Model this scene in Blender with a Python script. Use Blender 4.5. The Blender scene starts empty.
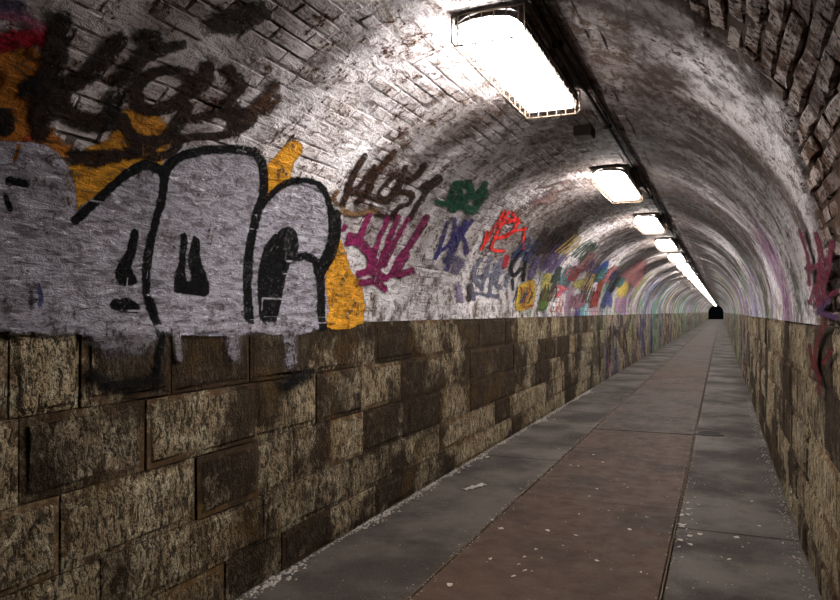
import bpy, bmesh, math, random
import numpy as np
from mathutils import Vector, Matrix, noise as mnoise

random.seed(7)
rng = np.random.default_rng(7)
scene = bpy.context.scene
col = scene.collection

# ------------------------------------------------------------------ camera
CAM_H = 1.6
FPX, CX, HY = 710.0, 420.0, 312.0          # focal length, centre and horizon in an 840x600 frame
YAW = math.radians(22.97)
cd = bpy.data.cameras.new('camera')
cd.sensor_width = 36.0
cd.lens = FPX / 840.0 * 36.0
cd.shift_y = (HY - 300.0) / 840.0
cd.clip_start, cd.clip_end = 0.05, 400
cam = bpy.data.objects.new('camera', cd)
cam.location = (0, 0, CAM_H)
cam.rotation_euler = (math.pi / 2, 0, YAW)
col.objects.link(cam)
scene.camera = cam

# ------------------------------------------------------------------ world, exposure
w = bpy.data.worlds.new('night'); scene.world = w
w.use_nodes = True
w.node_tree.nodes['Background'].inputs[0].default_value = (0.01, 0.011, 0.014, 1)
w.node_tree.nodes['Background'].inputs[1].default_value = 0.15
scene.view_settings.view_transform = 'Standard'
scene.view_settings.look = 'None'
scene.view_settings.exposure = 0.0
scene.view_settings.gamma = 1.0
scene.view_settings.use_curve_mapping = False
LAMP_L = 104.0                               # radiance of the lamp covers

# ------------------------------------------------------------------ tunnel dimensions
XL, XR = -2.497, 0.5115                     # wall planes
XC, R = (XL + XR) / 2, (XR - XL) / 2        # vault axis, radius
ZS = 1.526                                  # springing line
ARC = math.pi * R
Y0, Y1 = -4.0, 165.0

def surf(u, v, off=0.0):
    """point on the unrolled tunnel skin; u along the tunnel, v = 0 at the left springing, off inward"""
    if v < 0: return (XL + off, u, ZS + v)
    if v > ARC: return (XR - off, u, ZS - (v - ARC))
    a = v / R; r = R - off
    return (XC - r * math.cos(a), u, ZS + r * math.sin(a))

def surf_np(u, v, off):
    a = np.clip(v / R, 0, math.pi); r = R - off
    x = XC - r * np.cos(a); z = ZS + r * np.sin(a)
    lo = v < 0; hi = v > ARC
    x = np.where(lo, XL + off, np.where(hi, XR - off, x))
    z = np.where(lo, ZS + v, np.where(hi, ZS - (v - ARC), z))
    return np.stack([x, u + 0 * v, z], -1)

cY, sY = math.cos(YAW), math.sin(YAW)
def project_np(p):
    x, y, z = p[..., 0], p[..., 1], p[..., 2] - CAM_H
    xc = x * cY + y * sY; zc = -x * sY + y * cY
    return CX + FPX * xc / zc, HY - FPX * z / zc, zc

def unproject(px, py):
    """pixel of the photograph -> (u, v) on the tunnel skin"""
    a, b = (px - CX) / FPX, (HY - py) / FPX
    dx, dy, dz = a * cY - sY, a * sY + cY, b
    t = (XL / dx) if dx < 0 else (XR / dx if dx > 0 else 1e9)
    if CAM_H + t * dz <= ZS:
        z = CAM_H + t * dz
        return (t * dy, z - ZS) if dx < 0 else (t * dy, ARC + ZS - z)
    ox, oz = -XC, CAM_H - ZS
    A = dx * dx + dz * dz; B = ox * dx + oz * dz; C = ox * ox + oz * oz - R * R
    t = (-B + math.sqrt(B * B - A * C)) / A
    x, z = ox + t * dx, oz + t * dz
    return t * dy, R * math.atan2(z, -x)

# ------------------------------------------------------------------ helpers: objects
def tag(o, label=None, cat=None, group=None, kind=None):
    if label: o['label'] = label
    if cat: o['category'] = cat
    if group: o['group'] = group
    if kind: o['kind'] = kind
    return o

def link(name, me, mat=None, parent=None):
    o = bpy.data.objects.new(name, me); col.objects.link(o)
    if mat is not None and me is not None and not me.materials: me.materials.append(mat)
    if parent is not None: o.parent = parent
    return o

def mesh(name, verts, faces, smooth=False):
    me = bpy.data.meshes.new(name)
    me.from_pydata([tuple(v) for v in verts], [], [tuple(f) for f in faces])
    me.update()
    if smooth: me.shade_smooth()
    return me

def grid_mesh(name, P, smooth=True):
    n, m = P.shape[:2]
    idx = np.arange(n * m).reshape(n, m)
    f = np.stack([idx[:-1, :-1], idx[1:, :-1], idx[1:, 1:], idx[:-1, 1:]], -1).reshape(-1, 4)
    return np_mesh(name, P.reshape(-1, 3), f, smooth)

def np_mesh(name, V, F, smooth=True):
    me = bpy.data.meshes.new(name)
    V = np.asarray(V, np.float32); F = np.asarray(F, np.int32)
    me.vertices.add(len(V)); me.vertices.foreach_set('co', V.ravel())
    me.loops.add(F.size); me.loops.foreach_set('vertex_index', F.ravel())
    me.polygons.add(len(F))
    me.polygons.foreach_set('loop_start', np.arange(0, F.size, F.shape[1], dtype=np.int32))
    me.update(calc_edges=True); me.validate()
    me.polygons.foreach_set('use_smooth', np.full(len(me.polygons), smooth))
    return me

def box(bm, x0, x1, y0, y1, z0, z1):
    vs = [bm.verts.new(p) for p in ((x0,y0,z0),(x1,y0,z0),(x1,y1,z0),(x0,y1,z0),(x0,y0,z1),(x1,y0,z1),(x1,y1,z1),(x0,y1,z1))]
    for f in ((0,3,2,1),(4,5,6,7),(0,1,5,4),(1,2,6,5),(2,3,7,6),(3,0,4,7)): bm.faces.new([vs[i] for i in f])
    return vs

def tube(bm, pts, r, n=6):
    pts = [Vector(p) for p in pts]; rings = []
    for i, p in enumerate(pts):
        d = (pts[min(i + 1, len(pts) - 1)] - pts[max(i - 1, 0)]).normalized()
        a = d.cross(Vector((0, 0, 1))); a = a.normalized() if a.length > 1e-4 else Vector((1, 0, 0))
        b = d.cross(a)
        rings.append([bm.verts.new(p + a * math.cos(2*math.pi*k/n) * r + b * math.sin(2*math.pi*k/n) * r) for k in range(n)])
    for A, B in zip(rings, rings[1:]):
        for k in range(n): bm.faces.new((A[k], A[(k+1) % n], B[(k+1) % n], B[k]))
    bm.faces.new(rings[0][::-1]); bm.faces.new(rings[-1])

def from_bm(name, bm, mat, parent=None, smooth=False, bevel=0.0):
    if bevel: bmesh.ops.bevel(bm, geom=bm.edges[:], offset=bevel, segments=2, affect='EDGES', profile=0.5)
    bmesh.ops.recalc_face_normals(bm, faces=bm.faces[:])
    me = bpy.data.meshes.new(name); bm.to_mesh(me); bm.free()
    if smooth: me.shade_smooth()
    return link(name, me, mat, parent)

def fbm(u, v, s, seed=0.0, octs=4):
    return mnoise.fractal(Vector((u * s, v * s, seed)), 1.0, 2.0, octs)

# ------------------------------------------------------------------ helpers: node materials
def lin(c):
    c = [x / 255.0 for x in c[:3]]
    return tuple((x / 12.92 if x <= 0.04045 else ((x + 0.055) / 1.055) ** 2.4) for x in c)

class NT:
    def __init__(self, name, rough=0.85, spec=0.25):
        self.m = bpy.data.materials.new(name); self.m.use_nodes = True
        self.t = self.m.node_tree; self.p = self.t.nodes['Principled BSDF']
        self.p.inputs['Roughness'].default_value = rough
        self.p.inputs['Specular IOR Level'].default_value = spec
        self._pos = None
    def n(self, typ, **kw):
        nd = self.t.nodes.new(typ)
        for k, v in kw.items(): setattr(nd, k, v)
        return nd
    def put(self, sock, val):
        if isinstance(val, bpy.types.NodeSocket): self.t.links.new(val, sock)
        elif isinstance(val, (tuple, list)) and len(val) == 3 and sock.type == 'RGBA': sock.default_value = (*val, 1)
        else: sock.default_value = val
    def pos(self):
        if self._pos is None: self._pos = self.n('ShaderNodeNewGeometry').outputs['Position']
        return self._pos
    def xyz(self, vec=None):
        s = self.n('ShaderNodeSeparateXYZ'); self.put(s.inputs[0], vec or self.pos()); return s.outputs
    def scaled(self, sx, sy, sz, vec=None, off=None):
        m = self.n('ShaderNodeMapping'); self.put(m.inputs['Vector'], vec or self.pos())
        m.inputs['Scale'].default_value = (sx, sy, sz)
        if off is not None: self.put(m.inputs['Location'], off)
        return m.outputs[0]
    def noise(self, scale, detail=4, rough=0.55, vec=None, out=0, dist=0.0):
        nd = self.n('ShaderNodeTexNoise'); self.put(nd.inputs['Vector'], vec or self.pos())
        nd.inputs['Scale'].default_value = scale; nd.inputs['Detail'].default_value = detail
        nd.inputs['Roughness'].default_value = rough; nd.inputs['Distortion'].default_value = dist
        return nd.outputs[out]
    def vor(self, scale, vec=None, out=0, feature='F1'):
        nd = self.n('ShaderNodeTexVoronoi', feature=feature); self.put(nd.inputs['Vector'], vec or self.pos())
        nd.inputs['Scale'].default_value = scale; return nd.outputs[out]
    def math(self, op, a, b=0.0, c=0.0):
        nd = self.n('ShaderNodeMath', operation=op)
        for i, x in enumerate((a, b, c)): self.put(nd.inputs[i], x)
        return nd.outputs[0]
    def step(self, x, a, b, lo=0.0, hi=1.0):
        nd = self.n('ShaderNodeMapRange', interpolation_type='SMOOTHSTEP'); nd.clamp = True
        for k, val in zip(('Value', 'From Min', 'From Max', 'To Min', 'To Max'), (x, a, b, lo, hi)): self.put(nd.inputs[k], val)
        return nd.outputs[0]
    def mix(self, f, a, b, mode='MIX'):
        nd = self.n('ShaderNodeMix', data_type='RGBA', blend_type=mode)
        self.put(nd.inputs[0], f); self.put(nd.inputs[6], a); self.put(nd.inputs[7], b)
        return nd.outputs[2]
    def n_add(self, vec, colr, k):
        m = self.n('ShaderNodeVectorMath', operation='MULTIPLY_ADD')
        self.put(m.inputs[0], colr); m.inputs[1].default_value = (k, k, k); self.put(m.inputs[2], vec)
        return m.outputs[0]
    def bands(self, c, k):
        X, Y, Z = self.xyz()
        pc = self.vor(1.0, self.n_add(self.scaled(0.25, 0.62, 0.12), self.noise(1.5, 4, 0.7, None, 1), 0.35), 1)
        hs = self.n('ShaderNodeHueSaturation'); self.put(hs.inputs['Color'], pc)
        hs.inputs['Saturation'].default_value = 0.75; hs.inputs['Value'].default_value = 0.26
        m = self.step(self.noise(1.0, 5, 0.7, self.scaled(0.5, 0.8, 0.35)), 0.45, 0.54)
        m = self.math('MULTIPLY', m, self.step(Y, 13.0, 22.0))
        m = self.math('MULTIPLY', m, self.step(Z, 2.95, 2.5))
        return self.mix(self.math('MULTIPLY', m, k), c, hs.outputs[0])
    def attr(self, name, out='Fac'):
        return self.n('ShaderNodeAttribute', attribute_name=name).outputs[out]
    def bump(self, h, strength=0.6, dist=0.01, normal=None):
        nd = self.n('ShaderNodeBump'); self.put(nd.inputs['Height'], h)
        nd.inputs['Strength'].default_value = strength; nd.inputs['Distance'].default_value = dist
        if normal is not None: self.put(nd.inputs['Normal'], normal)
        return nd.outputs[0]
    def done(self, color=None, normal=None, rough=None):
        if color is not None: self.put(self.p.inputs['Base Color'], color)
        if normal is not None: self.put(self.p.inputs['Normal'], normal)
        if rough is not None: self.put(self.p.inputs['Roughness'], rough)
        return self.m

BAND_SHIFT = 1.8
def whitewash(name, shell=False, random_tint=False):
    """old limewash on brick: greyish white, flaking to brown, sooty along the crown, with irregular brown bands"""
    t = NT(name, 0.9, 0.06)
    X, Y, Z = t.xyz()
    big = t.noise(1.1, 3, 0.6)
    mid = t.noise(6.0, 6, 0.7)
    fine = t.noise(38.0, 5, 0.7)
    chunk = t.noise(1.0, 6, 0.68, t.scaled(22, 9, 30), dist=0.5)
    c = t.mix(t.step(big, 0.35, 0.68), lin((224, 219, 221)), lin((188, 180, 180)))
    c = t.mix(t.step(mid, 0.48, 0.75), c, lin((150, 134, 126)))
    c = t.mix(t.step(chunk, 0.50, 0.62, 0, 0.7), c, lin((112, 95, 86)))
    if random_tint:
        r = t.n('ShaderNodeObjectInfo').outputs['Random']
        c = t.mix(t.math('MULTIPLY', r, 0.3), c, lin((150, 132, 122)))
    # flaked spots down to the brown brick
    flake = t.math('ADD', t.math('MULTIPLY', fine, 0.5), t.math('MULTIPLY', mid, 0.5))
    c = t.mix(t.step(flake, 0.54, 0.59), c, lin((66, 48, 39)))
    # soot along the crown
    n1 = t.noise(1.6, 5, 0.65)
    sn = t.math('MULTIPLY_ADD', n1, 0.9, -0.45)
    soot = t.step(t.math('ADD', Z, sn), 2.66, 3.02)
    right = t.step(X, XC + 0.05, XC + 0.3)
    soot = t.math('MAXIMUM', soot, t.math('MULTIPLY', right, t.step(t.math('ADD', Z, t.math('MULTIPLY', sn, 0.6)), 2.66, 2.92)))
    soot = t.math('MULTIPLY', soot, t.math('MAXIMUM', right, t.step(t.math('ADD', Y, t.math('MULTIPLY', X, -0.5)), 4.0, 5.6, 0.35, 1.0)))
    # irregular brown bands across the vault
    bn = t.noise(1.0, 3, 0.55, t.scaled(0.12, 0.62, 0.12, None, (3.0, BAND_SHIFT, 0.0)))
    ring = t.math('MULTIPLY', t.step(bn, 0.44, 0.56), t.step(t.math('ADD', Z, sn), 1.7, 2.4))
    soot = t.math('MAXIMUM', soot, ring)  # one mask for the crown soot and the brown bands
    soot = t.math('MULTIPLY', soot, t.step(chunk, 0.25, 0.7, 0.75, 1.0))
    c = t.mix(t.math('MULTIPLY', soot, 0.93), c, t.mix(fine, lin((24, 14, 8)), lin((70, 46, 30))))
    # grime just above the springing line
    gr = t.math('MULTIPLY', t.step(Z, 2.0, 1.5), t.step(mid, 0.42, 0.62))
    c = t.mix(t.math('MULTIPLY', gr, 0.75), c, lin((84, 70, 58)))
    h = t.math('ADD', t.math('MULTIPLY', mid, 0.35), t.math('ADD', t.math('MULTIPLY', fine, 0.25), t.math('MULTIPLY', chunk, 0.6)))
    if shell:
        # brick joints hold dark dirt
        jm = t.math('MULTIPLY', t.attr('joint'), t.step(t.noise(3.1, 4, 0.7), 0.42, 0.6))
        c = t.mix(t.math('MULTIPLY', jm, 0.85), c, lin((58, 44, 36)))
        # beyond the built bricks: brick joints and many small old tags, as colour and fine relief
        ang = t.math('ARCTAN2', t.math('SUBTRACT', Z, ZS), t.math('SUBTRACT', XC, X))
        cb = t.n('ShaderNodeCombineXYZ'); t.put(cb.inputs[0], Y); t.put(cb.inputs[1], t.math('MULTIPLY', ang, R))
        bt = t.n('ShaderNodeTexBrick'); t.put(bt.inputs['Vector'], cb.outputs[0])
        bt.inputs['Scale'].default_value = 1.0
        for k, val in (('Mortar Size', 0.006), ('Brick Width', 0.305), ('Row Height', 0.0788), ('Mortar Smooth', 0.4)): bt.inputs[k].default_value = val
        h = t.math('SUBTRACT', h, t.math('MULTIPLY', bt.outputs['Fac'], t.step(Y, 11.0, 12.5, 0.0, 0.5)))
        pc = t.vor(1.0, t.n_add(t.scaled(0.7, 0.95, 0.45), t.noise(2.2, 4, 0.7, None, 1), 0.5), 1)
        hs = t.n('ShaderNodeHueSaturation'); t.put(hs.inputs['Color'], pc)
        hs.inputs['Saturation'].default_value = 0.85; hs.inputs['Value'].default_value = 0.42
        pm = t.math('MULTIPLY', t.step(t.noise(1.7, 7, 0.78, t.scaled(1, 1.2, 0.7)), 0.46, 0.53),
                    t.step(t.math('ADD', Z, t.math('MULTIPLY', t.noise(0.8, 2), 1.5)), 3.3, 2.6))
        side = t.math('MULTIPLY', t.step(X, XC - 0.2, XC + 0.2), t.step(Y, 3.6, 6.5, 0.0, 0.7))
        pm = t.math('MULTIPLY', pm, t.math('MAXIMUM', t.step(Y, 8.6, 11.0), side))
        c = t.mix(t.math('MULTIPLY', pm, 0.85), c, hs.outputs[0])
        c = t.bands(c, 0.85)
        c = t.mix(t.attr('rough'), c, t.mix(mid, lin((44, 32, 26)), lin((88, 68, 54))))
    if name == 'brick_rough':
        c = t.mix(t.step(mid, 0.44, 0.60), lin((172, 158, 152)), lin((90, 64, 46)))
        c = t.mix(t.step(fine, 0.50, 0.60), c, lin((48, 35, 29)))
        c = t.mix(t.step(r, 0.55, 0.9, 0, 0.7), c, lin((70, 52, 42)))
    return t.done(c, t.bump(h, 1.0, 0.04))

M = {}
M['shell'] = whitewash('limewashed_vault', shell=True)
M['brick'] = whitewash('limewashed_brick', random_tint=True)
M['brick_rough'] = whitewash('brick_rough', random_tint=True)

def stone_material(name, use_obj=True):
    t = NT(name, 0.92, 0.06)
    X, Y, Z = t.xyz()
    if use_obj: r = t.n('ShaderNodeObjectInfo').outputs['Random']
    else:
        sp = t.n('ShaderNodeSeparateColor'); t.put(sp.inputs[0], t.vor(1.7, t.scaled(0.001, 1.0, 1.9), 1)); r = sp.outputs[0]
    big = t.math('ADD', t.math('MULTIPLY', t.noise(0.75, 4, 0.6), 0.6), t.math('MULTIPLY', t.noise(2.6, 5, 0.7), 0.4))
    mid = t.noise(6.0, 6, 0.75)
    ch = t.noise(1.0, 5, 0.7, t.scaled(24, 34, 15), dist=0.8)          # chisel marks
    pit = t.noise(75.0, 4, 0.7)
    pan = t.math('MAXIMUM', t.attr('panel'), t.step(t.math('ADD', t.math('MULTIPLY', t.math('FRACT', t.math('MULTIPLY', r, 7.31)), 0.5), mid), 0.56, 0.76)) if use_obj else 0.9
    soil = t.math('ADD', big, t.math('MULTIPLY_ADD', r, 0.14, -0.07))
    c = t.mix(r, lin((182, 160, 126)), lin((148, 130, 108)))
    c = t.mix(t.step(mid, 0.46, 0.62), c, lin((212, 196, 164)))
    c = t.mix(t.math('MULTIPLY', t.step(ch, 0.50, 0.57), 0.85), c, lin((36, 28, 22)))
    c = t.mix(t.math('MULTIPLY', t.step(pit, 0.53, 0.60), 0.75), c, lin((30, 24, 19)))
    mgc = t.mix(t.step(mid, 0.42, 0.62), lin((78, 59, 42)), lin((136, 112, 84)))
    c = t.mix(pan, mgc, c)
    c = t.mix(t.step(soil, 0.455, 0.545, 0, 0.92), c, t.mix(mid, lin((24, 17, 12)), lin((70, 53, 38))))
    c = t.mix(t.math('MULTIPLY', t.step(t.noise(2.3, 4, 0.6), 0.54, 0.66), 0.4), c, lin((104, 78, 38)))
    h = t.math('SUBTRACT', t.math('MULTIPLY', mid, 0.6), t.math('MULTIPLY', pan, t.math('ADD', t.math('MULTIPLY', t.step(ch, 0.42, 0.58), 0.6), t.math('MULTIPLY', t.step(pit, 0.48, 0.62), 0.3))))
    # paint that has run down from the vault further along
    pc = t.vor(0.8, t.scaled(1, 1.3, 0.3), 1)
    hs = t.n('ShaderNodeHueSaturation'); t.put(hs.inputs['Color'], pc); hs.inputs['Saturation'].default_value = 0.5; hs.inputs['Value'].default_value = 0.45
    pm = t.math('MULTIPLY', t.step(t.noise(2.0, 5, 0.7, t.scaled(1, 1.2, 0.5)), 0.48, 0.62), t.step(Y, 10.0, 22.0, 0.0, 0.6))
    c = t.mix(pm, c, hs.outputs[0])
    c = t.bands(c, 0.55)
    if not use_obj:
        cb = t.n('ShaderNodeCombineXYZ'); t.put(cb.inputs[0], Y); t.put(cb.inputs[1], Z)
        bt = t.n('ShaderNodeTexBrick'); t.put(bt.inputs['Vector'], cb.outputs[0]); bt.inputs['Scale'].default_value = 1.0
        for k, val in (('Mortar Size', 0.01), ('Brick Width', 0.68), ('Row Height', 0.305), ('Mortar Smooth', 0.3)): bt.inputs[k].default_value = val
        h = t.math('SUBTRACT', h, t.math('MULTIPLY', bt.outputs['Fac'], t.step(Y, 24.0, 25.0)))
    return t.done(c, t.bump(h, 1.0, 0.03))
M['stone'] = stone_material('sooty_limestone')
M['stone_far'] = stone_material('sooty_limestone_far', use_obj=False)

def mortar_material():
    t = NT('dirty_mortar', 0.95, 0.1)
    n = t.noise(12, 5, 0.7)
    return t.done(t.mix(n, lin((48, 38, 30)), lin((110, 92, 74))), t.bump(n, 0.8, 0.01))
M['mortar'] = mortar_material()

def concrete_material():
    t = NT('worn_concrete', 0.7, 0.15)
    big = t.noise(0.9, 4, 0.6); mid = t.noise(5, 5, 0.65); fine = t.noise(70, 3, 0.6)
    c = t.mix(t.step(big, 0.35, 0.65), lin((84, 76, 70)), lin((54, 47, 43)))
    c = t.mix(t.step(mid, 0.5, 0.7, 0, 0.5), c, lin((34, 29, 27)))
    c = t.mix(t.step(fine, 0.55, 0.75, 0, 0.5), c, lin((118, 108, 100)))
    rg = t.step(big, 0.4, 0.62, 0.75, 0.95)
    return t.done(c, t.bump(t.math('ADD', mid, t.math('MULTIPLY', fine, 0.5)), 0.5, 0.008), rg)
M['concrete'] = concrete_material()

def plate_material():
    t = NT('rusty_steel_plate', 0.6, 0.15)
    r = t.attr('tone')
    big = t.noise(1.2, 4, 0.65); mid = t.noise(7, 5, 0.65); fine = t.noise(60, 3, 0.6)
    c = t.mix(r, lin((70, 60, 54)), lin((70, 52, 41)))
    c = t.mix(t.step(big, 0.42, 0.66, 0, 0.6), c, lin((42, 33, 28)))
    c = t.mix(t.step(mid, 0.54, 0.72, 0, 0.5), c, lin((48, 38, 33)))
    c = t.mix(t.step(fine, 0.6, 0.75, 0, 0.3), c, lin((130, 112, 96)))
    # raised tread pattern
    wv = t.n('ShaderNodeTexChecker'); t.put(wv.inputs['Vector'], t.scaled(26, 26, 0.0)); wv.inputs['Scale'].default_value = 1.0
    h = t.math('ADD', t.math('MULTIPLY', wv.outputs['Fac'], 0.35), t.math('ADD', mid, t.math('MULTIPLY', fine, 0.3)))
    return t.done(c, t.bump(h, 0.4, 0.006), t.step(mid, 0.3, 0.7, 0.7, 0.9))
M['plate'] = plate_material()

def simple(name, rgb, rough=0.6, metal=0.0, var=0.25, scale=20):
    t = NT(name, rough, 0.15); t.p.inputs['Metallic'].default_value = metal
    n = t.noise(scale, 4, 0.6)
    dk = tuple(x * (1 - var) for x in rgb)
    return t.done(t.mix(n, lin(dk), lin(rgb)), t.bump(n, 0.3, 0.003))
M['dark_metal'] = simple('dark_painted_metal', (44, 36, 31), 0.5, 0.3)
M['wire'] = simple('grimy_steel_wire', (92, 78, 66), 0.45, 0.6)
M['conduit'] = simple('sooty_conduit', (24, 18, 14), 0.95)
M['iron'] = simple('cast_iron', (36, 32, 30), 0.85, 0.0)
M['scrap'] = simple('pale_scrap', (196, 184, 170), 0.85, 0, 0.3, 60)
M['leaf'] = simple('dry_leaf', (138, 112, 84), 0.85, 0, 0.4, 60)
M['crumb'] = simple('plaster_crumbs', (186, 177, 168), 0.9, 0, 0.35, 60)
def glow_material():
    t = NT('lit_lamp_cover', 0.4)
    t.put(t.p.inputs['Base Color'], (0.8, 0.8, 0.8))
    t.put(t.p.inputs['Emission Color'], (1.0, 0.965, 0.93))
    # cover emission shaped: weaker underside, keeping the floor darker than the vault
    nz = t.xyz(t.n('ShaderNodeNewGeometry').outputs['Normal'])[2]
    t.put(t.p.inputs['Emission Strength'], t.math('MULTIPLY', t.step(nz, -0.9, -0.3, 0.6, 1.0), LAMP_L))
    return t.m
M['glow'] = glow_material()

def paint_material():
    """spray paint film: colour and coverage come with the film, flaking is procedural"""
    t = NT('spray_paint', 0.8, 0.06)
    cov = t.attr('cov'); c = t.attr('paint', 'Color')
    fine = t.noise(38, 5, 0.7); mid = t.noise(6.0, 6, 0.7)
    chunk = t.noise(1.0, 6, 0.68, t.scaled(22, 9, 30), dist=0.5)
    wn = t.math('ADD', t.math('MULTIPLY', fine, 0.5), t.math('MULTIPLY', mid, 0.5))
    a = t.step(t.math('ADD', cov, t.math('MULTIPLY_ADD', wn, 2.6, -1.3)), 0.20, 0.58)
    a = t.math('MULTIPLY', a, t.step(wn, 0.55, 0.60, 1.0, 0.25))
    a = t.math('MULTIPLY', a, t.step(chunk, 0.57, 0.68, 0.98, 0.45))
    c2 = t.mix(t.step(chunk, 0.44, 0.60, 0, 0.75), c, t.mix(1.0, c, (0.36, 0.33, 0.32), 'MULTIPLY'))
    c2 = t.mix(t.step(mid, 0.5, 0.66, 0, 0.5), c2, t.mix(1.0, c, (0.45, 0.40, 0.38), 'MULTIPLY'))
    c2 = t.mix(t.step(t.noise(1.0, 6, 0.72, t.scaled(30, 11, 44)), 0.56, 0.66, 0, 0.8), c2, t.mix(1.0, t.mix(1.0, c, (1.9, 1.9, 1.9), 'MULTIPLY'), (0.02, 0.02, 0.02), 'ADD'))
    t.put(t.p.inputs['Alpha'], a)
    h = t.math('ADD', t.math('MULTIPLY', mid, 0.35), t.math('ADD', t.math('MULTIPLY', fine, 0.25), t.math('MULTIPLY', chunk, 0.6)))
    return t.done(c2, t.bump(h, 1.0, 0.055))
M['paint'] = paint_material()

# ------------------------------------------------------------------ setting: vault
def rough_bound(v):
    """how far along the tunnel the bare rough masonry reaches on the right"""
    f = v / ARC
    if f < 0.6: return -9.0
    return float(np.interp(f, [0.60, 0.66, 0.72, 0.80, 0.86, 0.93, 1.0], [1.2, 2.7, 2.98, 3.1, 3.6, 4.2, 4.6]))

def coat(u, v):
    """thickness of the limewash and render lying over the joints: thick patches bury the bricks"""
    k = 0.0045 if v < 0.2 * ARC else 0.0015
    return k + 0.011 * fbm(u, v, 1.7, 3.0, 4)

us = np.concatenate([np.arange(Y0, 1.0, 0.25), np.arange(1.0, 6.0, 0.045), np.arange(6.0, 20.0, 0.12), np.arange(20.0, Y1, 0.9), [Y1]])
vs_ = np.linspace(0, ARC, 121)
JT = np.zeros((len(us), len(vs_)))
P = np.zeros((len(us), len(vs_), 3)); RO = np.zeros((len(us), len(vs_)))
BRICK_END = 12.0
for i, u in enumerate(us):
    for j, v in enumerate(vs_):
        off = 0.0
        if u < 20:
            off = coat(u, v)
            JT[i, j] = min(max((0.005 - off) / 0.004, 0), 1)
            d = rough_bound(v) + 0.16 * fbm(u, v, 4.0, 9.0, 3) - u
            r = min(max(d / 0.05 + 0.5, 0), 1)
            RO[i, j] = r
            plaster = 0.0
            if v > 0.56 * ARC: plaster = min((v / ARC - 0.56) / 0.08, 1.0)
            off += plaster * (1 - r) * 0.016 - r * 0.013
        if u > BRICK_END - 0.3: off += 0.006 * min((u - BRICK_END + 0.3) / 0.3, 1)
        P[i, j] = surf(float(u), float(v), off)
me = grid_mesh('ceiling', P)
at = me.attributes.new('joint', 'FLOAT', 'POINT'); at.data.foreach_set('value', JT.ravel().astype(np.float32))
at = me.attributes.new('rough', 'FLOAT', 'POINT'); at.data.foreach_set('value', RO.ravel().astype(np.float32))
vault = link('ceiling', me, M['shell']); tag(vault, 'limewashed brick barrel vault of the long tunnel', kind='structure')

# bricks
NCOURSE = 60; CP = ARC / NCOURSE; BL = 0.305; JW = 0.011
UB0 = 0.6; NB = int((BRICK_END - UB0) / BL)
stag = np.array([(k % 2) * BL * 0.5 + random.uniform(-0.03, 0.03) for k in range(NCOURSE)])
proud = rng.normal(0.005, 0.0028, (NCOURSE, NB)).clip(0.0005, 0.013)
isrough = np.zeros((NCOURSE, NB), bool)

def brick_mesh(i, rough):
    """one hand-made brick: worn arrises, slightly uneven face; local x along, y across, z out"""
    rr = random.Random(100 + i + (50 if rough else 0))
    j = 0.012 if rough else 0.005
    hx, hy = (BL - JW) / 2, (CP - JW) / 2
    bev = 0.008 if rough else 0.004
    V = []; F = []
    def ring(sx, sy, z, jit):
        pts = [(-sx, -sy), (0, -sy), (sx, -sy), (sx, sy), (0, sy), (-sx, sy)]
        s = len(V)
        for x, y in pts: V.append((x + rr.uniform(-jit, jit), y + rr.uniform(-jit, jit) * 0.6, z + rr.uniform(-jit, jit) * 0.45))
        return list(range(s, s + 6))
    a = ring(hx, hy, -0.045, 0); b = ring(hx, hy, -bev, j * 0.5); c = ring(hx - bev * 1.3, hy - bev, 0, j)
    for A, B in ((a, b), (b, c)):
        for k in range(6): F.append((A[k], A[(k + 1) % 6], B[(k + 1) % 6], B[k]))
    F.append((c[0], c[1], c[4], c[5])); F.append((c[1], c[2], c[3], c[4]))
    me = mesh('brick', V, F); me.materials.append(M['brick_rough' if rough else 'brick'])
    return me
variants = {r: [brick_mesh(i, r) for i in range(8)] for r in (False, True)}

bricks = []
for k in range(NCOURSE):
    v = (k + 0.5) * CP
    for i in range(NB):
        u = UB0 + stag[k] + (i + 0.5) * BL
        rough = u < rough_bound(v) + 0.1
        isrough[k, i] = rough
        if v > 0.60 * ARC and not rough: continue           # under the plaster coat
        if rough: proud[k, i] = random.gauss(-0.003, 0.006)
        a = v / R
        nrm = Vector((math.cos(a), 0, -math.sin(a))); tan = Vector((math.sin(a), 0, math.cos(a))); ux = Vector((0, 1, 0))
        if ux.cross(tan).dot(nrm) < 0: ux = -ux
        o = Vector(surf(u, v, proud[k, i]))
        mt = Matrix(((ux.x, tan.x, nrm.x, o.x), (ux.y, tan.y, nrm.y, o.y), (ux.z, tan.z, nrm.z, o.z), (0, 0, 0, 1)))
        mt = mt @ Matrix.Rotation(random.gauss(0, 0.02 if rough else 0.011), 4, 'Z') @ Matrix.Rotation(random.gauss(0, 0.03 if rough else 0.011), 4, 'Y')
        # apparent size in the photograph
        c4 = np.array([surf(u - BL/2, v - CP/2), surf(u + BL/2, v - CP/2), surf(u + BL/2, v + CP/2), surf(u - BL/2, v + CP/2)])
        px, py, zc = project_np(c4)
        area = 0.0
        if zc.min() > 0.3 and px.mean() > -5 and px.mean() < 845 and py.mean() > -5 and py.mean() < 605:
            area = abs(np.dot(px, np.roll(py, 1)) - np.dot(py, np.roll(px, 1))) / 2
        bricks.append((area, mt, random.choice(variants[bool(rough)]), rough))
bricks.sort(key=lambda b: -b[0])
for area, mt, me, rough in bricks[:300]:
    o = bpy.data.objects.new('brick', me); col.objects.link(o); o.parent = vault; o.matrix_world = mt
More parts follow.
